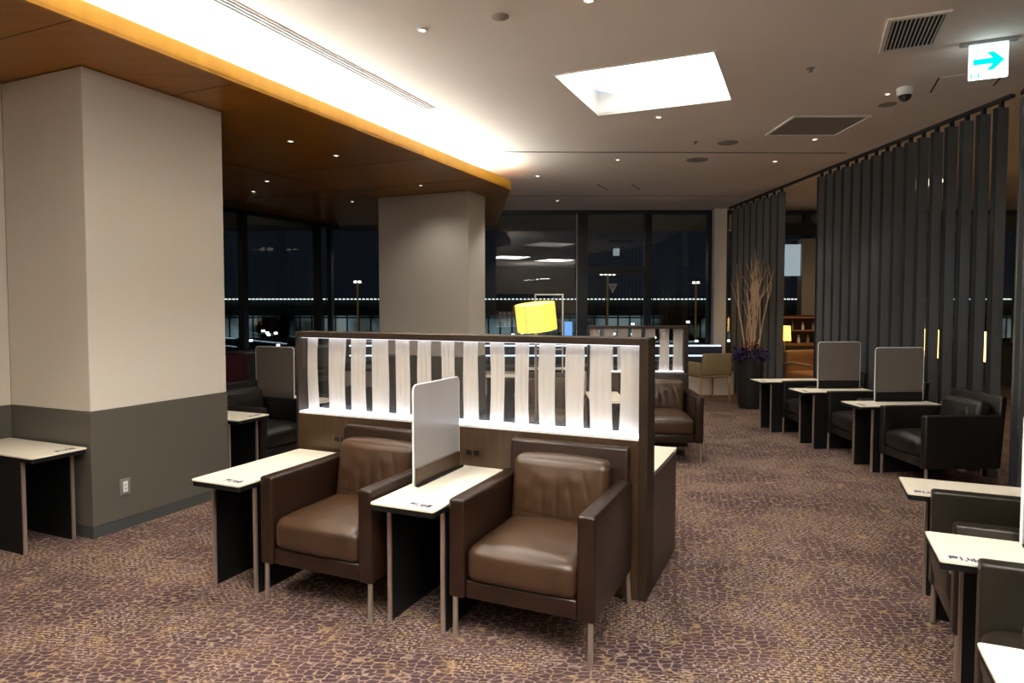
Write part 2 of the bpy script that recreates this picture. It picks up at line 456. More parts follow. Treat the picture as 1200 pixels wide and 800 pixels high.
# cove back board
MB().prism([xy(-3.95, -4), xy(-3.93, -4), xy(-3.93, 7.7), (-.7, 12.48), (-.72, 12.48), xy(-3.95, 7.7)], HS+.021, H-.002).build('cove_back', M_WHITE, so)
cl = thing('cove_light', 'white light strip hidden above the yellow edge of the wooden ceiling', 'light', (0, 0, 0), -A)
B(-3.80, -3.70, -3.9, 7.60, HS+.085, HS+.125).build('lamp_tube', M_COVE, cl)

# window wall on the left
def xyz_u(x): return W(-8.15, x)
w1 = thing('window_1', 'dark night window wall on the far left', 'window', (0, 0, 0), -A)
del w1['category']; w1['kind'] = 'structure'
B(-8.17, -8.16, 3.4, 10.24, .82, HS-.02).build('pane', M_WGLASS, w1)
for v in (4.0, 5.6, 7.9, 9.65):
    B(-8.20, -8.08, v-.05, v+.05, .8, HS).build('mullion', M_FRAME, w1)
B(-8.2, -8.08, 3.4, 10.2, HS-.07, HS).build('head_rail', M_FRAME, w1)
struct(MB().prism([xy(-8.22, 3.4), xy(-8.12, 3.4), xy(-8.12, 10.2), xy(-8.22, 10.3)], 0, .8).build('wall_window_left', M_WALLD))
# back window wall
YB = 12.5
struct(B(-3.55, 12, YB, YB+.15, 0, .76).build('wall_back', M_WALLD))
struct(B(-3.6, 12, YB, YB+.15, H-.07, H+.05).build('trim_1', M_FRAME))
def window(n, x0, x1, label, left=.05, right=.05, transom=None, light=False):
    t = thing(f'window_{n}', label, 'window', ((x0+x1)/2, YB, 0)); del t['category']; t['kind'] = 'structure'
    h = (x1-x0)/2
    B(-h+left, h-right, .035, .045, .78, H-.08).build('pane', M_WGLASS, t)
    f = MB(); f.box(-h, -h+left, -.06, .1, .76, H-.07); f.box(h-right, h, -.06, .1, .76, H-.07); f.box(-h, h, -.03, .1, .76, .80)
    f.build('frame', M_FRAME, t)
    if transom: B(-h+left, h-right, -.03, .09, transom-.06, transom+.07).build('transom', M_FRAME, t)
    if light: B(h-right-.012, h-right+.006, -.07, -.06, .8, H-.08).build('frame_edge', M_FRAMEL, t)
    return t
window(2, -3.45, -1.1, 'dark night window behind the pillar', .08, .05)
window(3, -1.1, 1.31, 'wide dark night window behind the yellow lamp', .05, .10, light=True)
window(4, 1.31, 2.54, 'night window with a crossbar right of the yellow lamp', .10, .06, transom=2.15)
window(5, 2.54, 3.72, 'night window beside the white post', .06, .06)
window(6, 3.98, 5.5, 'night window behind the vase of branches', .05, .05)
window(7, 5.5, 8.0, 'night window behind the bar', .05, .05)
window(8, 8.0, 12.0, 'night window at the far right behind the slat screen', .05, .05)
tag(B(-.115, .115, -.08, .08, 0, H-.001, bev=.01).build('post', M_WHITE), 'light grey post between the windows and the far slat screen', 'post')
bpy.data.objects['post'].location = (3.84, 12.385, 0)

# ceiling grooves
for i, (y, x0, x1) in enumerate(((7.79, -.1, 3.9), (10.86, -.1, 3.9))):
    o = B(0, x1-x0, -.022 if i == 0 else -.012, .022 if i == 0 else .012, -.003, 0).build(f'trim_{i+2}', M_GREYP)
    at(o, (x0, y, H), math.radians(.9)); struct(o)

# ------------------------------------------------------------------ ceiling fittings
lb = thing('ceiling_light_box', 'large square recessed light box glowing white in the ceiling', 'ceiling light', W((SK[0]+SK[1])/2, (SK[2]+SK[3])/2, H), -A)
hx, hy = (SK[1]-SK[0])/2, (SK[3]-SK[2])/2
f = MB()
f.box(-hx-.02, -hx, -hy-.02, hy+.02, -.004, .20); f.box(hx, hx+.02, -hy-.02, hy+.02, -.004, .20)
f.box(-hx, hx, -hy-.02, -hy, -.004, .20); f.box(-hx, hx, hy, hy+.02, -.004, .20)
f.build('recess_frame', M_WHITE, lb)
B(-hx, hx, -hy, hy, .20, .21).build('corner_plate', M_BOXB, lb)
pp = [(hx-.004, -hy+.004), (hx-.004, hy-.004)]
for k in range(13):
    a = PI/2+PI/2*k/12; pp.append((-hx+.46+.44*math.cos(a), hy-.46+.44*math.sin(a)))
for k in range(13):
    a = PI+PI/2*k/12; pp.append((-hx+.46+.44*math.cos(a), -hy+.46+.44*math.sin(a)))
MB().prism(pp, .15, .199).build('round_diffuser', M_BOX, lb)
# unseen fill lights added behind the camera to brighten the room
def rear_fill_box(u, v, label):
    t = thing('ceiling_light_box', label, 'ceiling light', W(u, v, H), -A)
    B(-.6, .6, -.6, .6, -.05, -.005, bev=.005).build('housing', M_WHITE, t)
    B(-.56, .56, -.56, .56, -.056, -.051).build('diffuser', M_BOXR, t)
rear_fill_box(-.5, .9, 'added square fill light above the aisle behind the viewer, left one')
rear_fill_box(1.7, .2, 'added square fill light above the near right chairs behind the viewer')

sl = thing('slot_diffuser', 'long three-slot air diffuser in the ceiling beside the glowing cove', 'air vent', W(-3.15, 2.5, H), -A)
B(-.055, .055, -3.3, 2.8, -.004, 0).build('plate', M_WHITE, sl)
for x in (-.033, 0, .033): B(x-.007, x+.007, -3.28, 2.78, -.006, -.0041).build('slot', M_DARK, sl)

vg = thing('ceiling_vent', 'rectangular ceiling vent with black slots near the exit sign', 'air vent', W(.60, 5.10, H), -A)
f = MB(); f.box(-.17, .17, -.30, -.265, -.012, 0); f.box(-.17, .17, .265, .30, -.012, 0); f.box(-.17, -.145, -.265, .265, -.012, 0); f.box(.145, .17, -.265, .265, -.012, 0)
f.build('frame', M_WHITE, vg)
B(-.145, .145, -.265, .265, -.003, 0).build('duct_opening', M_DARK, vg)
for i in range(12):
    x = -.133+i*.0242
    B(x-.003, x+.003, -.265, .265, -.011, -.0035).build('louvre', M_WHITEP, vg)

pn = thing('ceiling_panel', 'square recessed grey grille panel with light frame in the ceiling', 'ceiling panel', (3.005, 6.67, H), 0)
f = MB(); f.box(-.365, .365, -.35, -.33, -.014, 0); f.box(-.365, .365, .33, .35, -.014, 0); f.box(-.365, -.345, -.33, .33, -.014, 0); f.box(.345, .365, -.33, .33, -.014, 0)
f.build('frame', M_WHITE, pn); B(-.345, .345, -.33, .33, -.006, 0).build('grille', M_PANELG, pn)
ht = thing('access_hatch', 'flush ceiling hatch with thin outline beside the exit sign', 'hatch', W(1.13, 6.38, H), -A)
B(-.21, .21, -.19, .19, -.003, 0).build('hatch_lid', M_CEIL, ht)
for a, b in ((-.224, -.213), (.213, .224)): B(a, b, -.2, .2, -.004, 0).build('hatch_gap', M_DARK, ht)
f = MB(); f.box(-.213, .213, -.2, -.194, -.004, 0); f.box(-.213, .213, .194, .2, -.004, 0); f.build('hatch_trim', M_WHITE, ht)

# guidance sign
sg = thing('exit_guidance_sign', 'lit white sign with a green arrow pointing right hanging from the ceiling', 'sign', W(1.085, 5.46, H), -A)
B(-.165, .165, -.022, .022, -.022, 0, bev=.004).build('ceiling_bracket', M_FRAMEL, sg)
B(-.110, .110, -.014, .014, -.252, -.024, bev=.003).build('light_panel', M_SIGNW, sg)
y = -.0165
arrow = [(-.092, -.126), (.025, -.126), (-.012, -.083), (.028, -.083), (.092, -.146), (.028, -.209), (-.012, -.209), (.025, -.166), (-.092, -.166)]
MB().poly3([(a*.95, y, b*.95-.002) for a, b in arrow], (0, .002, 0)).build('arrow', M_SIGNG, sg)
f = MB(); f.box(-.100, -.092, y, y+.002, -.246, -.212); f.box(-.060, -.052, y, y+.002, -.246, -.212); f.box(-.084, -.078, y, y+.002, -.236, -.224); f.box(-.074, -.068, y, y+.002, -.236, -.224)
f.build('door_mark', M_SIGNG, sg)

dm = thing('security_camera', 'white dome camera on the ceiling left of the exit sign', 'camera', (3.22, 5.53, H))
MB().lathe([(.062, 0), (.064, -.02), (.060, -.055), (.052, -.062)], 28).build('housing', M_WHITEP, dm, True)
MB().lathe([(.050, -.060), (.046, -.080), (.033, -.098), (.015, -.108), (0, -.110)], 24).build('dome', mat('smoked_dome', (.02, .02, .022), .05, coat=1), dm, True)

def downlight(x, y, z, r, label, group, kind=0):
    t = thing(('downlight', 'ceiling_speaker', 'sprinkler')[kind], label, ('downlight', 'speaker', 'sprinkler')[kind], (x, y, z), 0, group)
    if kind == 0:
        MB().lathe([(r, 0), (r, -.004), (r*.72, -.007), (r*.62, -.003), (r*.6, 0)], 24).build('ring', M_WHITEP, t, True)
        MB().lathe([(r*.6, -.001), (r*.5, -.004), (0, -.0045)], 20).build('lens', M_SPOT, t, True)
    elif kind == 1:
        MB().lathe([(r, 0), (r, -.005), (r*.9, -.008), (0, -.009)], 28).build('cover', M_PANELG, t, True)
    else:
        MB().lathe([(r, .004), (r, 0), (r*.9, -.004), (r*.45, -.006), (r*.4, -.02), (r*.5, -.026), (0, -.028)], 18).build('head', M_GREYP, t, True)
    return t
G1, G2 = 'downlights in the main ceiling', 'downlights in the wooden ceiling'
for x, y, z, r, lab, g, k in [
    (-.58, 4.38, H, .035, 'small downlight beside the slot diffuser', G1, 0),
    (.448, 3.96, H, .04, 'small downlight at the top edge of the picture', G1, 0),
    (1.387, 6.37, H, .035, 'small downlight just beyond the ceiling light box', G1, 0),
    (1.292, 8.21, H, .035, 'small downlight just beyond the first ceiling groove', G1, 0),
    (.352, 9.23, H, .04, 'downlight between the ceiling grooves near the soffit corner', G1, 0),
    (.768, 11.38, H, .04, 'downlight nearest the back windows', G1, 0),
    (3.247, 8.30, H, .04, 'bright downlight near the end of the first ceiling groove', G1, 0),
    (3.243, 7.21, H, .035, 'downlight just beyond the square grille panel', G1, 0),
    (3.16, 5.68, H, .028, 'small downlight below the dome camera', G1, 0),
    (-2.02, 6.14, HS, .035, 'nearer downlight along the edge of the wooden ceiling', G2, 0),
    (-1.757, 6.72, HS, .035, 'farther downlight along the edge of the wooden ceiling', G2, 0),
    (-2.95, 8.09, HS, .035, 'downlight in the dark middle of the wooden ceiling', G2, 0),
    (-3.395, 8.81, HS, .035, 'downlight at the left end of the wooden ceiling', G2, 0),
    (-1.14, 8.38, HS, .03, 'downlight on the wooden ceiling in front of the far pillar', G2, 0),
    (-2.3, 9.67, HS, .03, 'downlight on the wooden ceiling left of the far pillar', G2, 0),
    (-.074, 4.18, H, .055, 'round brass-rimmed detector in the ceiling above the aisle', 'round ceiling fittings', 1),
    (2.36, 7.36, H, .11, 'flat round ceiling speaker before the first groove', 'round ceiling fittings', 1),
    (2.261, 8.21, H, .13, 'larger flat round ceiling speaker past the first groove', 'round ceiling fittings', 1),
    (3.322, 5.97, H, .075, 'flat round ceiling disc beside the dome camera', 'round ceiling fittings', 1),
    (2.243, 5.08, H, .03, 'dark sprinkler left of the ceiling vent', 'sprinklers', 2),
    (1.995, 7.32, H, .03, 'sprinkler near the middle of the first groove', 'sprinklers', 2),
]: downlight(x, y, z, r, lab, g, k)
for x, lab in ((1.36, 'left short slanted slot in the far ceiling'), (1.86, 'right short slanted slot in the far ceiling')):
    o = B(-.012, .012, -.25, .25, -.004, 0).build('ceiling_slot', M_GREYP); at(o, (x, 10.08, H), -A); tag(o, lab, 'vent', 'short ceiling slots')
o = B(-.03, .03, -.42, .42, -.008, 0, bev=.002).build('linear_vent', mat('vent_grey', (.45, .36, .28), .5)); at(o, (-3.62, 9.3, HS-.001), math.radians(28)); tag(o, 'long thin grey vent strip in the dark wooden ceiling', 'vent')

# ------------------------------------------------------------------ armchairs
def make_armchair(label, mf, mc, loc, rz, group):
    t = thing('armchair', label, 'armchair', loc, rz, group)
    for s in (-1, 1):
        a = MB(); x0, x1 = sorted((s*.342, s*.262))
        a.box(x0, x1, -.335, .30, .19, .637, bev=.014, seg=3)
        a.build('armrest', mf, t, True)
    b = MB(); b.box(-.262, .262, -.325, .28, .192, .275, bev=.010); b.build('seat_frame', mf, t, True)
    # tilted back panel
    b = B(-.325, .325, -.028, .028, 0, .60, bev=.016, seg=3)
    ob = MB(); ob.add(b, lambda c: Vector((c.x*(1-.03*c.z), c.y+.288+c.z*.075-.02*math.sin(c.z/.6*PI), c.z+.195)))
    ob.build('backrest', mf, t, True)
    # seat cushion
    def sd(q, p):
        d = Vector((0, 0, 0))
        d.z += .012*(1-abs(q.x))*(q.z > 0)
        if q.y < -.3: d.z -= .006*(-q.y)
        d.z += .0025*math.sin(q.x*9+q.y*4)*math.exp(-((abs(q.x)-.8)/.25)**2)
        return d
    MB().puff((0, -.066, .352), (.520, .540, .165), .045, 16, (0, .018, .022), sd).build('seat_cushion', mc, t, True)
    # back cushion with creases
    def bd(q, p):
        if q.y > 0: return Vector((0, 0, 0))
        fade = (1-q.x**2)*max(0, 1-q.z**2)
        w = 0
        for cx, k, amp, zc in ((-.55, .5, 1, -.1), (-.28, .1, .8, -.3), (.02, -.1, 1, -.2), (.3, -.35, .9, 0), (.6, -.6, .8, .3)):
            xx = q.x-(cx+k*(q.z-zc)*.35)
            w -= amp*math.exp(-(xx/.045)**2)*math.exp(-((q.z-zc)/.46)**2)
        for zc, amp in ((-.78, .8), (-.62, .5)):
            w -= amp*math.exp(-((q.z-zc-.12*q.x*q.x)/.05)**2)
        w += .5*noise.noise(Vector((q.x*3, q.z*3, 1)))
        return Vector((0, -.0125*w*fade, 0))
    def tilt(p):
        return Vector((p.x*(1+.02*p.z), p.y+(p.z)*.17, p.z))
    MB().puff((0, .205, .565), (.500, .115, .345), .040, 64, (0, .026, .014), bd, tilt).build('back_cushion', mc, t, True)
    for sx in (-1, 1):
        MB().tube([(sx*.318, -.312, .192), (sx*.318, -.314, 0)], .0125, 12).build('leg', M_ALU, t, True)
        MB().tube([(sx*.318, .30, .20), (sx*.318, .305, .14), (sx*.320, .318, .06), (sx*.322, .330, 0)], .0125, 12).build('leg', M_ALU, t, True)
    return t
GB = 'brown leather armchairs in the middle'
arm_b = make_armchair('brown leather armchair beside the end of the fabric screen, front right of the middle group', M_LEATH, M_LEATHC, W(-1.115, 2.915), -A, GB)
dup(arm_b, W(-2.184, 2.87), -A, 'brown leather armchair between the two front tables, left of the frosted divider', GB)
# behind the screen, facing away
arm_k = make_armchair('near brown leather armchair behind the fabric screen facing the windows, right of two', M_LEATH, M_LEATHC, W(-1.60, 3.86), PI-A, GB)
dup(arm_k, W(-2.62, 3.86), PI-A, 'near brown leather armchair behind the fabric screen facing the windows, left of two', GB)
dup(arm_b, (1.50, 6.62, 0), math.radians(-4), 'brown leather armchair in front of the smaller fabric screen in the distance', GB)
dup(arm_b, (.37, 6.65, 0), math.radians(-4), 'brown leather armchair glimpsed through the fabric screen, left of the far table', GB)
GR = 'black armchairs along the slat screen'
B2 = math.radians(3.0)
arm_r = make_armchair('nearest black leather armchair against the slat screen on the right', M_BLACKL, M_BLACKL, (3.63, 5.615, 0), -PI/2+B2, GR)
dup(arm_r, (3.62, 6.60, 0), -PI/2+B2, 'middle black leather armchair along the slat screen, between two tables with dividers', GR)
dup(arm_r, (3.54, 7.555, 0), -PI/2+B2, 'farthest black leather armchair along the slat screen, before the vase of branches', GR)
GF = 'dark armchairs at the near right edge'
arm_f = make_armchair('dark espresso armchair at the right edge, farther of the two by the near tables', M_ESPR, M_ESPR, W(.885, 3.370), -(PI/2+A), GF)
dup(arm_f, W(.885, 2.42), -(PI/2+A), 'dark espresso armchair at the bottom right corner, nearest the viewer', GF)
GL = 'dark armchairs in the dim row behind the large pillar'
for c_ in [o for o in COL.objects if o.get('group') == GR]: c_.scale = (.915, 1, .965)
dup(arm_r, W(-4.50, 4.53), PI/2-A, 'black armchair in the dim area just behind the large left pillar', GL)
dup(arm_r, W(-4.50, 5.53), PI/2-A, 'black armchair in the dim area beyond the smoked divider', GL)

for c_ in [o for o in COL.objects if o.get('group') == GF]: c_.scale = (.865, 1, 1)
for c_ in [o for o in COL.objects if o.get('group') == GL]: c_.scale = (.93, 1, 1)
# ------------------------------------------------------------------ side tables
def make_table(label, loc, rz, group, length=.81, trim=True, sticker=True):
    t = thing('side_table', label, 'table', loc, rz, group)
    h = length/2
    def rect(x, y, r, n=5):
        pts = []
        for cx, cy, a0 in ((x-r, y-r, 0), (-x+r, y-r, PI/2), (-x+r, -y+r, PI), (x-r, -y+r, 3*PI/2)):
            for k in range(n+1):
                a = a0+PI/2*k/n; pts.append((cx+r*math.cos(a), cy+r*math.sin(a)))
        return pts
    MB().prism(rect(.168, h, .014), .592, .600).build('tabletop', M_TOP, t)
    MB().prism(rect(.163, h-.004, .012), .566, .592).build('top_base', M_BLACK, t)
    for s in (-1, 1):
        p = B(s*.145-.009, s*.145+.009, -h+.13, h-.02, 0, .566).build('side_panel', M_BLACK, t)
        B(s*.145-.0095, s*.145+.0095, -h+.118, -h+.13, 0, .566).build('edge_trim', M_EDGE, p)
    if sticker:
        s = B(.005, .125, -h+.035, -h+.088, .6, .6006).build('sticker', M_LABELW, t)
        f = MB(); y0 = -h+.04
        f.box(.010, .040, y0+.036, y0+.041, .6006, .601); f.box(.010, .014, y0+.004, y0+.036, .6006, .601); f.box(.014, .036, y0+.018, y0+.034, .6006, .601)
        f.box(.044, .050, y0+.004, y0+.040, .6006, .601)
        for k, (a, b) in enumerate(((0, 12), (14, 40), (6, 30), (0, 40), (10, 26), (4, 40), (0, 18))):
            x = .056+k*.009
            f.box(x, x+.0065, y0+a*.001, y0+b*.001, .6006, .601)
        f.box(.108, .122, y0+.006, y0+.040, .6006, .601)
        f.build('print', M_NAVY, s)
    return t
def add_divider(loc, rz, label, m, group='frosted dividers standing on side tables', length=.81):
    """frosted screen that clamps on a table: x=-.125 from the table's axis"""
    t = thing('table_divider', label, 'divider', (loc[0], loc[1], .6), rz, group)
    y0, y1, z0, z1, r = -.10, length/2-.035, .004, .505, .03
    pts = []
    for cy, cz, a0 in ((y1-r, z1-r, 0), (y0+r, z1-r, PI/2)):
        for k in range(7):
            a = a0+PI/2*k/6; pts.append((cy+r*math.cos(a), cz+r*math.sin(a)))
    pts += [(y0, z0), (y1, z0)]
    MB().poly3([(-.130, a, b) for a, b in pts], (.009, 0, 0)).build('frosted_panel', m, t)
    # polished pale rim
    rim = MB(); n = len(pts)
    path = [pts[-1]]+pts[:-1]
    rim.tube([(-.1255, a, b) for a, b in path], .0052, 6)
    rim.build('rim', M_FEDGE, t, True)
    B(-.119, -.112, y0+.012, y1-.012, .004, .09).build('clamp_plate', M_BLACK if m is M_FROSTD else M_WOOD, t)
    B(-.112, -.094, y0+.0, y1+.0, .0012, .010).build('clamp_foot', M_BLACK, t)
    B(-.119, -.112, y0+.03, y1-.03, .0905, .094).build('clamp_trim', M_ALU, t)
    return t
GT = 'side tables of the middle group'
tm = make_table('cream side table with black sides between the two brown armchairs, carrying the frosted divider', W(-1.648, 2.893), -A, GT)
dup(tm, W(-2.745, 2.858), -A, 'cream side table with black sides at the left end of the middle group', GT)
add_divider(W(-1.648, 2.893), -A, 'pale frosted divider on the table between the two brown armchairs', M_FROST)
dup(tm, W(-2.11, 3.90), PI-A, 'cream side table hidden behind the fabric screen between the rear armchairs', GT)
TR = [((3.515, 6.11, 0), 'nearest cream side table along the slat screen, with a frosted divider on it'),
      ((3.43, 7.09, 0), 'middle cream side table along the slat screen, with a frosted divider on it'),
      ((3.345, 8.02, 0), 'farthest cream side table along the slat screen, without a divider')]
for p, lab in TR: dup(tm, p, -PI/2+B2, lab, 'side tables along the slat screen')
add_divider(TR[0][0], -PI/2+B2, 'smoked frosted divider on the nearest table along the slat screen', M_FROSTD)
add_divider(TR[1][0], -PI/2+B2, 'smoked frosted divider on the middle table along the slat screen', M_FROSTD)
for (p, lab) in zip([(3.985, 6.03), (3.90, 7.00), (3.81, 7.93)], ('nearest', 'middle', 'farthest')):
    t = thing('power_box', f'small black power box at the back of the {lab} table along the slat screen', 'power outlet', (p[0], p[1], .6), B2, 'power boxes on the right-hand tables')
    B(-.055, .04, -.04, .04, 0, .035, bev=.004).build('housing', M_BLACK, t)
    B(-.062, -.056, -.03, .03, .006, .03).build('socket_face', M_GREYP, t)
TF = [(W(.862, 3.835), 'farther cream side table at the right edge'), (W(.850, 2.905), 'near cream side table at the right edge, carrying a frosted divider'),
      (W(.835, 1.935), 'cream side table cut off in the bottom right corner')]
for p, lab in TF:
    tt = dup(tm, p, -(PI/2+A), lab, 'side tables at the near right edge')
    for ch in tt.children:
        if ch.name.startswith('sticker'): ch.location = (-.2185, -.38, 0); ch.rotation_euler = (0, 0, PI/2)
add_divider(W(.850, 2.905), -(PI/2+A), 'pale frosted divider at the right edge of the picture', M_FROST)
dup(tm, W(-4.565, 2.572), PI/2-A, 'cream side table with black sides against the wall at the left edge', 'side tables on the left side')
dup(tm, W(-4.47, 4.04), PI/2-A, 'dim side table just behind the large left pillar', 'side tables on the left side')
dup(tm, W(-4.52, 5.02), PI/2-A, 'dim side table beyond the large left pillar carrying a smoked divider', 'side tables on the left side')
add_divider(W(-4.52, 5.02), PI/2-A, 'smoked divider in the dim area behind the large left pillar', M_FROSTD)
dup(tm, (.92, 6.55, 0), math.radians(-2), 'cream side table in front of the smaller fabric screen in the distance', 'side tables in the distance')
tt = dup(tm, (-.05, 8.55, 0), math.radians(90), 'cream side table far behind the fabric screen, left one', 'side tables in the distance')
tt.scale = (1, .7, 1)
dup(tm, (.62, 9.55, 0), math.radians(90), 'cream side table far behind the fabric screen, right one', 'side tables in the distance')

# end cabinet panel with white top behind the screen
et = thing('end_table', 'low brown wood end unit with cream top behind the right end of the fabric screen', 'table', W(-.72, 3.48), -A)
B(-.022, 0, 0, .63, 0, .60, bev=.002).build('end_panel', M_DWOOD, et)
B(-.36, -.0225, .0, .78, .578, .599).build('tabletop', M_TOP, et)
# triangular front corner so the top follows the panel
B(-.35, -.33, 0, .62, 0, .577).build('side_panel', M_BLACK, et)

# ------------------------------------------------------------------ fabric screens
def make_screen(label, loc, rz, length, strips, z_lo=.83, z_hi=1.30, z_top=1.335, depth=.17, glow=True):
    """front face at y=0, runs from x=-length to 0"""
    t = thing('partition_screen', label, 'partition', loc, rz)
    L0 = -length
    B(L0, 0, .002, depth-.002, 0, z_lo-.012).build('base_panel', M_WOOD, t)
    B(L0-.004, -0.0, 0, depth, z_hi, z_top, bev=.002).build('top_rail', M_DWOOD, t)
    B(-.045, .0, -.001, depth+.001, 0, z_top+.002, bev=.002).build('end_post', M_DWOOD, t)
    B(L0-.004, L0+.016, -.001, depth+.001, 0, z_top+.002, bev=.002).build('end_post', M_DWOOD, t)
    xa, xb = L0+.016, -.045
    B(xa, xb, .012, depth-.012, z_lo-.012, z_lo+.002).build('light_ledge', M_LED if glow else M_LED2, t)
    if glow: B(xa, xb, .03, depth-.03, z_hi-.004, z_hi-.0003).build('light_strip', M_LED2, t)  # extra strip added under the rail to brighten the fabric
    f = MB(); f.box(xa, xb, .0, .012, z_lo-.012, z_lo); f.box(xa, xb, depth-.012, depth, z_lo-.012, z_lo); f.build('ledge_edge', M_FEDGE, t)
    B(xa, xb, .016, .020, z_lo+.003, z_hi-.0005).build('glass_pane', M_GLASS, t)
    B(xa, xb, depth-.020, depth-.016, z_lo+.003, z_hi-.0005).build('glass_pane', M_GLASS, t)
    for i, (c, w) in enumerate(strips):
        mb = MB(); nx, nz = 12, 14
        ph = random.uniform(0, 6); lean = random.uniform(-.008, .008)
        F, Bk = [], []
        for k in range(nz+1):
            z = z_lo+.006+(z_hi-z_lo-.008)*k/nz; tt = k/nz
            ww = w*(1+.06*math.sin(ph+tt*3)*(tt < .9))
            cc = c+lean*math.sin(tt*PI)
            rf, rb = [], []
            for j in range(nx+1):
                s = j/nx-.5
                yy = depth/2+.0022*math.sin(s*3*PI*2+ph)+.003*math.sin(tt*4+ph)
                x = cc+s*ww
                rf.append(mb.bm.verts.new((x, yy-.0008, z))); rb.append(mb.bm.verts.new((x, yy+.0008, z)))
            F.append(rf); Bk.append(rb)
        for k in range(nz):
            for j in range(nx):
                mb.bm.faces.new([F[k][j], F[k][j+1], F[k+1][j+1], F[k+1][j]])
        for r in Bk:
            for v in r: mb.bm.verts.remove(v)
        mb.build('fabric_strip', M_FABRIC, t, True)
    return t
ss = [(-2.936, -2.853), (-2.772, -2.639), (-2.6, -2.484), (-2.44, -2.321), (-2.266, -2.17), (-2.11, -2.017), (-1.954, -1.864), (-1.802, -1.709), (-1.64, -1.55), (-1.482, -1.396), (-1.335, -1.242), (-1.183, -1.079), (-1.041, -.926), (-.886, -.772)]
scr = make_screen('waist-high dark wood screen with white fabric strips behind glass in the middle of the lounge', W(-.72, 3.30), -A, 2.24,
            [((a+b)/2+.72, (b-a)) for a, b in ss])
for x in (-1.90, -.98):
    o = B(x-.055, x+.055, -.006, .001, .655, .70, bev=.002).build('power_outlet', M_WOOD, scr)
    f = MB(); f.box(x-.04, x-.008, -.008, -.006, .664, .690); f.box(x+.008, x+.04, -.008, -.006, .664, .690); f.build('socket', M_BLACK, o)
make_screen('smaller dark wood screen with white fabric strips in the distance', (1.87, 7.04, 0), 0, 1.06,
            [(-.985+i*.148, .105) for i in range(7)], .80, 1.255, 1.285, .12, False)

# ------------------------------------------------------------------ slat screens
def slat_mesh(s, w, rot):
    m = MB(); c, q = math.cos(rot), math.sin(rot)
    m.add(B(-.028, .028, -w/2, w/2, 0, H-.085, bev=.003), lambda p: Vector((s+p.x*c-p.y*q, p.x*q+p.y*c, p.z)))
    return m
def slat_dark_side(s, w, rot, par):  # black strip added to paint the room-facing side darker than it is lit
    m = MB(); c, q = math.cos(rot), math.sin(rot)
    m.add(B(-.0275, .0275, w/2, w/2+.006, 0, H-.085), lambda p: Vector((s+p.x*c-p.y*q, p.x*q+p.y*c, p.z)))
    return m.build('slat_dark_side', M_RAIL, par)
def slat_screen(label, p0, p1, offs, rotslat, wx=.105, wy=.085, rail=True):
    d = Vector((p1[0]-p0[0], p1[1]-p0[1], 0)); L = d.length; ang = math.atan2(d.y, d.x)
    t = thing('slat_screen', label, 'slat screen', (p0[0], p0[1], 0), ang)
    B(.02, min(L, 4.2) if rail is True else rail, -.022, .022, H-.03, H-.001).build('ceiling_track', M_RAIL, t)
    for s in offs:
        sl = slat_mesh(s, .092, rotslat).build('slat', M_SLAT, t); slat_dark_side(s, .092, rotslat, sl)
        B(s-.014, s+.014, -.016, .016, H-.085, H-.03).build('bracket', M_RAIL, sl)
    return t
SROT = math.radians(-6)
bx0, by0 = 4.215, 5.66
dirB = Vector((-.27, 6.5)).normalized()
pf = (bx0+dirB.x*6.75, by0+dirB.y*6.75)
def along(Y): return (Y-by0)/dirB.y
near = [along(5.80+.203*i) for i in range(16)]
slat_screen('long screen of tall dark grey vertical slats behind the right-hand armchairs', (bx0, by0), pf, near, SROT)
far = [along(y) for y in (10.03, 10.29, 10.55, 10.81, 11.07, 11.33, 11.60, 11.87)]
t = thing('slat_screen', 'short far group of dark grey slats behind the vase of branches', 'slat screen', (bx0, by0, 0), math.atan2(dirB.y, dirB.x))
B(4.22, 6.5, -.022, .022, H-.03, H-.001).build('ceiling_track', M_RAIL, t)
for s in far:
    sl = slat_mesh(s, .10, SROT).build('slat', M_SLAT, t); slat_dark_side(s, .10, SROT, sl)
    B(s-.014, s+.014, -.016, .016, H-.085, H-.03).build('bracket', M_RAIL, sl)
pa = (bx0-SA*5.0, by0-CA*5.0)
slat_screen('angled slat screen at the right edge behind the near armchairs', (bx0+.06-SA*.03, by0-CA*.03), (pa[0]+.06, pa[1]), [.16+.2*i for i in range(24)], 0)

# ------------------------------------------------------------------ lamp, sign stand, wall socket
lp = thing('floor_lamp', 'floor lamp with tilted bright yellow drum shade behind the fabric screen', 'lamp', (.19, 5.25, 0))
MB().lathe([(.14, 0), (.14, .015), (.02, .025), (.012, .03)], 28).build('base', M_ALU, lp, True)
MB().tube([(0, 0, .025), (0, 0, 1.20), (.01, 0, 1.38)], .010, 12).build('pole', M_ALU, lp, True)
sh = MB(); tb = MB(); n = 40
prof = [(.158, -.105), (.158, .105), (.155, .105), (.155, -.105), (.158, -.105)]
tilt = math.radians(6)
def tl(c): return Vector((c.x*math.cos(tilt)-c.z*math.sin(tilt)*-1*-1, c.y, c.z*math.cos(tilt)+c.x*math.sin(tilt)+1.412+c.y*.10))
rg = []
for r, z in prof[:4]: rg.append([tb.bm.verts.new((r*math.cos(2*PI*k/n), r*math.sin(2*PI*k/n), z)) for k in range(n)])
rg.append(rg[0])
for a, b in zip(rg, rg[1:]):
    for k in range(n): tb.bm.faces.new([a[k], a[(k+1) % n], b[(k+1) % n], b[k]])
sh.add(tb, tl); shade = sh.build('lamp_shade', M_SHADE, lp, True)
f = MB(); a0 = math.radians(238); f.box(-.0018, .0018, -.0015, .0015, -.104, .104)
g = MB(); g.add(f, lambda c: tl(Vector((c.x+.1595*math.cos(a0), c.y+.1595*math.sin(a0), c.z)))); g.build('shade_seam', M_TANL, shade)
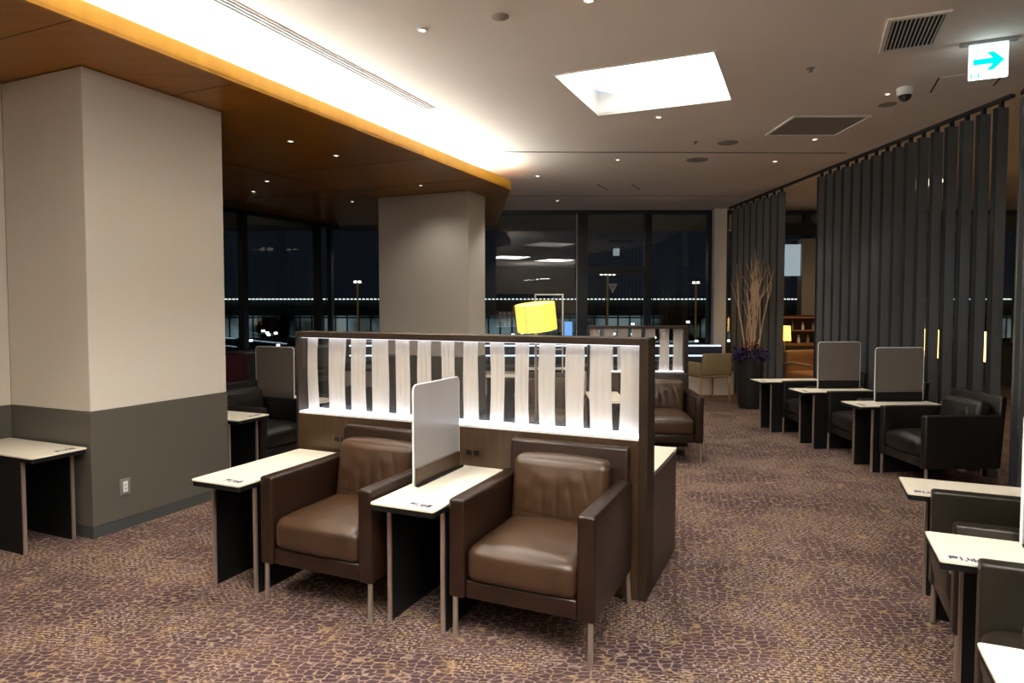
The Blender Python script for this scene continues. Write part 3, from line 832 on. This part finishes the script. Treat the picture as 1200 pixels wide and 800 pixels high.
g = MB(); g.add(MB().lathe([(.150, -.004), (.150, .0)], 36), lambda c: tl(Vector((c.x, c.y, c.z+.098)))); g.build('diffuser', emis('lamp_diffuser', (1, .8, .35), 1.0), lp)

fs = thing('sign_stand', 'thin empty pale metal frame standing behind the yellow lamp', 'stand', (.50, 9.0, 0), math.radians(-6))
f = MB(); f.box(-.195, -.175, -.01, .01, 0, 1.66); f.box(.175, .195, -.01, .01, 0, 1.66); f.box(-.195, .195, -.01, .01, 1.64, 1.66); f.box(-.195, .195, -.01, .01, .9, .92)
f.build('frame', M_WHITEP, fs); B(-.22, .22, -.15, .15, 0, .012).build('foot_plate', M_ALU, fs)
bp = thing('blue_display', 'small glowing blue upright display right of the yellow lamp', 'display', (.88, 10.4, 0))
B(-.06, .06, -.02, .02, 1.0, 1.25, bev=.004).build('screen', M_BLUEP, bp); B(-.008, .008, -.008, .008, .012, 1.0).build('pole', M_GREYP, bp); B(-.1, .1, -.1, .1, 0, .012).build('foot_plate', M_GREYP, bp)

wo = thing('wall_socket', 'grey framed wall socket low on the large pillar', 'socket', W(-4.165, 2.985, .0), -A)
B(0, .008, -.038, .038, .235, .345, bev=.002).build('frame_plate', M_GREYP, wo)
B(.008, .012, -.016, .016, .255, .325).build('insert', M_WHITEP, wo)
f = MB(); f.box(.012, .0128, -.006, -.003, .295, .308); f.box(.012, .0128, .003, .006, .295, .308); f.box(.012, .0128, -.006, -.003, .268, .281); f.box(.012, .0128, .003, .006, .268, .281)
f.build('slots', M_DARK, wo)

# ------------------------------------------------------------------ far area
be = thing('window_bench', 'long navy bench with white base and blue light strips under the back windows', 'bench', (.3, 11.75, 0))
B(-3.2, 3.42, -.62, .05, 0, .40).build('base', M_WHITE, be)
B(-3.2, 3.42, -.62, .05, .401, .46, bev=.02).build('seat', M_WALLD, be)
B(-3.2, 3.42, .0, .10, .64, .775, bev=.02).build('backrest', M_BLUE, be)
B(-3.2, 3.42, .105, .75, 0, .77).build('back_counter', M_WALLD, be)
B(-3.2, 3.42, .085, .105, .776, .80).build('light_strip', M_BLUELED, be)
B(-3.2, 3.42, .085, .105, .60, .62).build('light_strip', M_BLUELED, be)
# left ledge with its blue light
le = thing('window_ledge', 'low dark ledge with pale edge under the left windows', 'ledge', W(-7.9, 7.6), -A)
B(-.2, .2, -2.0, 2.2, 0, .78).build('ledge_body', M_WALLD, le); B(-.2, .24, -2.0, 2.2, .78, .80).build('ledge_top', M_FRAMEL, le)
B(.205, .225, -2.0, -.9, .70, .72).build('light_strip', M_BLUELED, le)

dc = thing('dining_chair', 'beige upholstered armchair with light wooden legs near the back windows', 'chair', (3.10, 10.55, 0), math.radians(15))
MB().puff((0, 0, .42), (.50, .50, .10), .03, 8, (0, 0, .01)).build('seat', M_BEIGEF, dc, True)
bk = MB(); bk.add(B(-.25, .25, -.025, .025, 0, .34, bev=.02), lambda c: Vector((c.x, c.y-.24-c.z*.12+.10*(c.x/.25)**2*0, c.z+.42))); bk.build('backrest', M_BEIGEF, dc, True)
for s in (-1, 1):
    a = MB(); a.box(s*.27-.025, s*.27+.025, -.25, .22, .40, .62, bev=.02); a.build('armrest', M_BEIGEF, dc, True)
    for y in (-.22, .22): MB().tube([(s*.24, y, .38), (s*.26, y*1.12, 0)], .02, 8, .013).build('leg', M_LWOOD, dc, True)

pt = thing('planter', 'tall black planter with bare branches and dark purple and red flowers before the slats', 'planter', (3.50, 9.75, 0))
MB().lathe([(.15, 0), (.175, .1), (.185, .72), (.165, .72), (.16, .68), (0, .68)], 32).build('pot', M_POT, pt, True)
br = MB()
random.seed(3)
def twig(p, d, L, r, depth):
    pts = [p.copy()]; n = max(4, int(L/.09))
    for i in range(n):
        d = (d+Vector((random.uniform(-.17, .17), random.uniform(-.17, .17), .16))).normalized()
        p = p+d*L/n; pts.append(p.copy())
        if depth and i > n*.45 and random.random() < .35:
            twig(p.copy(), (d+Vector((random.uniform(-.6, .6), random.uniform(-.6, .6), .1))).normalized(), L*.32, r*.6, depth-1)
    br.tube(pts, r, 6, r*.45)
for i in range(16):
    a = i*2.4; rr = .03+.07*random.random()
    twig(Vector((rr*math.cos(a), rr*math.sin(a), .68)), Vector((.04*math.cos(a), .04*math.sin(a), 1)).normalized(), 1.02+.2*random.random(), .012, 2)
br.build('branches', M_BRANCH, pt, True)
def leaves(m, name, n, rad, zc, seed, size):
    random.seed(seed); mb = MB()
    for i in range(n):
        a = random.uniform(0, 2*PI); r = rad*math.sqrt(random.random()); z = zc+random.uniform(-.09, .09)
        c = Vector((r*math.cos(a), r*math.sin(a), z)); e1 = Vector((random.uniform(-1, 1), random.uniform(-1, 1), random.uniform(-.6, .6))).normalized()
        e2 = e1.cross(Vector((random.uniform(-1, 1), random.uniform(-1, 1), 1))).normalized(); s = size*random.uniform(.6, 1.3)
        v = [mb.bm.verts.new(c+e1*s), mb.bm.verts.new(c+e2*s*.45+Vector((0, 0, s*.15))), mb.bm.verts.new(c-e1*s), mb.bm.verts.new(c-e2*s*.45+Vector((0, 0, s*.15)))]
        mb.bm.faces.new(v)
    o = mb.build(name, m, pt); return o
leaves(M_LEAFP, 'purple_foliage', 260, .26, .78, 5, .05)
leaves(M_LEAFG, 'olive_foliage', 60, .16, .86, 6, .05)
leaves(M_LEAFR, 'red_flowers', 90, .10, .90, 8, .045)

# red low sofa in the dim left corner
rs = thing('low_sofa', 'dark red low sofa by the left windows', 'sofa', W(-7.2, 6.5), PI/2-A)
MB().puff((0, -.05, .33), (1.5, .7, .2), .05, 8).build('seat', M_RED, rs, True)
MB().puff((0, .28, .58), (1.5, .18, .5), .06, 8).build('backrest', M_RED, rs, True)
B(-.74, .74, -.36, .36, .02, .24, bev=.01).build('base', M_WALLD, rs)

# bar area beyond the slats
bs = thing('bar_shelf', 'warmly lit bar shelf with bottles seen through the gap in the slat screen', 'shelf', (5.25, 11.9, 0))
B(-.75, .75, -.02, .02, 0, 1.33).build('back_panel', M_WOOD, bs)
B(-.75, .75, -.30, -.02, 0, .80).build('cabinet', M_WALLD, bs)
B(-.76, .76, -.32, -.02, .80, .84).build('counter', M_TANL, bs)
for z in (1.05, 1.28): B(-.75, .75, -.22, -.02, z, z+.02).build('shelf_board', M_TANL, bs)
random.seed(11)
for row, (z, n) in enumerate(((.841, 9), (1.071, 8))):
    for i in range(n):
        h = random.uniform(.13, .19); r = random.uniform(.022, .03)
        x = -.66+i*1.3/(n-1)
        o = MB().lathe([(r, 0), (r, h*.55), (r*.4, h*.72), (r*.38, h), (0, h)], 10).build('bottle', M_BOTTLE if i % 3 else M_WHITEP, None, True)
        at(o, (5.25+x, 11.9-.12, z)); tag(o, ('small bottle on the counter of the lit bar shelf', 'small bottle on the upper board of the lit bar shelf')[row], 'bottle', ('bottles on the bar counter', 'bottles on the upper bar board')[row])
def glow_lamp(x, y, label, tall=False, z=.78):
    t = thing('table_lamp', label, 'lamp', (x, y, 0), 0, 'glowing lamps in the bar area')
    if tall:
        MB().lathe([(.12, 0), (.12, .02), (.02, .03), (.015, z), (.0, z)], 20).build('stand', M_GREYP, t, True)
        MB().lathe([(.075, z), (.075, z+.34), (0, z+.34)], 20).build('shade', M_SLITG, t, True)
    else:
        MB().lathe([(.10, 0), (.10, .02), (.015, .03), (.012, z+.02), (0, z+.02)], 20).build('stand', M_GREYP, t, True)
        MB().lathe([(.10, z), (.085, z+.24), (0, z+.24)], 24).build('shade', M_SHADEG, t, True)
glow_lamp(4.47, 10.9, 'table lamp with warm yellow shade in the gap of the slat screen', z=.93)
glow_lamp(5.32, 8.55, 'left one of the bright amber lamps shining between the slats', True, .86)
glow_lamp(5.25, 8.15, 'right one of the bright amber lamps shining between the slats', True, .86)
glow_lamp(5.45, 7.6, 'dimmer amber lamp shining between the slats further right', True, .86)
ta = thing('lounge_chair', 'tan lounge chair seen low in the gap of the slat screen', 'chair', (4.75, 10.3, 0), math.radians(20))
MB().puff((0, 0, .40), (.8, .6, .16), .04, 6).build('seat', M_TANL, ta, True)
MB().puff((0, .28, .60), (.8, .14, .40), .05, 6).build('backrest', M_TANL, ta, True)
for s in (-1, 1): MB().tube([(s*.42, -.3, .60), (s*.42, .1, .62), (s*.42, .3, .58)], .022, 8).build('armrest', M_LWOOD, ta, True)
for sx in (-1, 1):
    for sy in (-1, 1): MB().tube([(sx*.38, sy*.26, .36), (sx*.38, sy*.28, 0)], .018, 8).build('leg', M_LWOOD, ta, True)
bc = thing('bar_cabinet', 'tall pale cabinet with a lit niche on the far wall beyond the slats', 'cabinet', (5.6, 12.25, 0))
B(-.30, .62, -.05, .15, .0, 2.72).build('body', mat('taupe_panel', (.22, .21, .18), .7), bc)
B(-.62, -.31, .0, .12, 2.05, 2.62).build('niche', emis('niche_glow', (.55, .68, .72), .3), bc)
B(-.66, -.62, -.02, .12, 0, 2.66).build('side_board', M_WALLD, bc)
o = B(4.2, 7.5, 12.2, 12.4, 2.78, 3.0).build('trim_4', M_DARK); struct(o)
ba = thing('bar_ceiling_light', 'pale square ceiling panel over the bar area beyond the slats', 'ceiling light', (5.6, 9.9, H))
B(-.6, .6, -.6, .6, -.02, -.001).build('frame', M_WHITE, ba); B(-.55, .55, -.55, .55, -.024, -.021).build('diffuser', emis('bar_panel', (1, .82, .6), 1.6), ba)

# art on the wall behind the viewer, seen only mirrored in the glass
ar = thing('wall_art', 'wide dark abstract print on the wall behind the viewer, mirrored in the window', 'picture', (-.6, -5.98, 0))
B(-2.4, 2.4, 0, .03, 1.2, 2.0).build('print', M_ART, ar)
B(-2.45, 2.45, -.0, .02, 1.15, 2.05).build('frame', M_DWOOD, ar)

# ------------------------------------------------------------------ outside at night
struct(B(-120, 120, 16.5, 160, -6.2, -6).build('ground', M_ASPH))
tb_ = thing('terminal_building', 'distant airport building with lit glass front seen through the windows', 'building', (0, 85, 0))
B(-90, 90, 0, 12, -6, 2.2).build('building_body', M_NIGHT, tb_)
B(-90, 90, -.2, -.05, -2.6, .2).build('lit_front', M_FACADE, tb_)
ro = MB()
for i in range(360): ro.box(-88+i*.5, -88+i*.5+.26, -.4, -.2, 2.27, 2.38)
o = ro.build('roof_edge_lights', emis('roof_lights', (.85, .92, .85), 1.3), tb_); o['kind'] = 'stuff'
def mast(x, y, h, label, heads):
    t = thing('light_mast', label, 'street light', (x, y, -6), 0, 'light masts outside')
    MB().tube([(0, 0, 0), (0, 0, h)], .09, 8).build('pole', M_POLE, t)
    for k in range(heads):
        B((k-(heads-1)/2)*.38-.11, (k-(heads-1)/2)*.38+.11, -.1, .1, h-.04, h+.12).build('lamp_head', M_DOT, t)
    B(-.7, .7, -.04, .04, h-.12, h-.05).build('cross_arm', M_GREYP, t)
mast(8.6, 60, 10.3, 'four-headed light mast with amber pole right of the yellow lamp', 4)
mast(-13.9, 60, 9.6, 'light mast seen left of the far pillar', 2)
mast(17.1, 62, 9.6, 'thin light mast seen left of the white post', 2)
random.seed(21)
spots = [(-23.2+random.uniform(0, 12), random.uniform(-2.0, -.6)) for _ in range(16)]+[(random.uniform(-2.5, 5), random.uniform(-2.2, .2)) for _ in range(8)]+[(random.uniform(6, 19), random.uniform(-2.6, .1)) for _ in range(20)]
base = None
for i, (x, z) in enumerate(spots):
    if base is None:
        base = B(-.12, .12, -.1, .1, -.08, .08, bev=.02).build('distant_light', M_DOT)
        o = base
    else:
        o = base.copy(); COL.objects.link(o)
        if i % 6 == 0: pass
    at(o, (x, 58, z)); tag(o, 'tiny point of light out in the night beyond the windows', 'light', 'distant lights outside')
ts = thing('triangle_sign', 'small inverted grey triangle sticker on the window pane', 'sticker', (1.89, 12.515, 1.83))
MB().poly3([(-.09, 0, .08), (.09, 0, .08), (0, 0, -.10)], (0, .003, 0)).build('triangle', M_FRAMEL, ts)
MB().poly3([(-.035, -.002, .045), (.035, -.002, .045), (0, -.002, -.03)], (0, .001, 0)).build('emblem', M_GREYP, ts)

# ------------------------------------------------------------------ lights
for u, v, k in ((2.2, -2.4, 'left'), (3.9, -.6, 'right')):  # unseen uplights added behind the camera to lift the ceiling
    x, y, z = W(u, v, 2.55)
    t = thing('fill_uplight', f'long slim fill light added unseen behind the viewer, shining up, {k} one', 'fill light', (x, y, z), -A, None)
    B(-.07, .07, -1.2, 1.2, 0, .05, bev=.005).build('housing', M_WHITE, t)
    B(-.06, .06, -1.15, 1.15, .051, .055).build('upper_diffuser', emis('fill_up_glow', (1, .95, .88), 72), t)
    for yy in (-1, 1): MB().tube([(0, yy, .05), (0, yy, H-2.552)], .003, 6).build('cable', M_ALU, t)
def spot(x, y, z, e, size=100, blend=.5, col=(1, .93, .84), r=.04, aim=None):
    l = bpy.data.lights.new('spot_beam', 'SPOT'); l.energy = e; l.spot_size = math.radians(size); l.spot_blend = blend
    l.color = col; l.shadow_soft_size = r
    o = bpy.data.objects.new('spot_beam', l); COL.objects.link(o); o.location = (x, y, z)
    if aim:
        d = Vector(aim)-Vector((x, y, z)); o.rotation_euler = d.to_track_quat('-Z', 'Y').to_euler()
    return o
for x, y, e in [(-.58, 4.38, 60), (.448, 3.96, 60), (1.387, 6.37, 80), (1.292, 8.21, 60), (.352, 9.23, 40), (.768, 11.38, 35), (3.247, 8.30, 50), (3.243, 7.21, 50), (3.16, 5.68, 35)]:
    spot(x, y, H-.03, e*.64)
for u, v, e in [(-2.5, 1.6, 90), (-1.0, 1.4, 90), (.2, 1.8, 60), (-.5, .0, 80), (1.0, 1.2, 60), (-2.3, 3.0, 60), (-3.0, .2, 60)]:  # extra spots added out of view, with no fittings modelled
    x, y, z = W(u, v, H-.03); spot(x, y, z, e*.6)
for x, y, e in [(-2.02, 6.14, 10), (-1.757, 6.72, 16), (-2.95, 8.09, 5), (-1.14, 8.38, 11)]: spot(x, y, HS-.03, e, 130, 1)
spot(5.2, 10.6, H-.05, 40, 130, 1, (1, .6, .3))
spot(6.2, 8.2, H-.05, 30, 130, 1, (1, .7, .45))

w = bpy.data.worlds.new('night'); S.world = w; w.use_nodes = True
w.node_tree.nodes['Background'].inputs[0].default_value = (.010, .013, .020, 1)
w.node_tree.nodes['Background'].inputs[1].default_value = .25

# ------------------------------------------------------------------ camera
cam = bpy.data.cameras.new('camera'); co = bpy.data.objects.new('camera', cam); COL.objects.link(co)
co.location = (0, 0, 1.5); cam.sensor_width = 36; cam.lens = 780/1200*36
co.rotation_euler = (PI/2-math.atan(33/780), 0, 0)
cam.shift_y = -9/1200; cam.clip_start = .05; cam.clip_end = 400
S.camera = co
vs = S.view_settings; vs.view_transform = 'Standard'; vs.look = 'None'; vs.exposure = .9; vs.gamma = 1; vs.use_curve_mapping = False
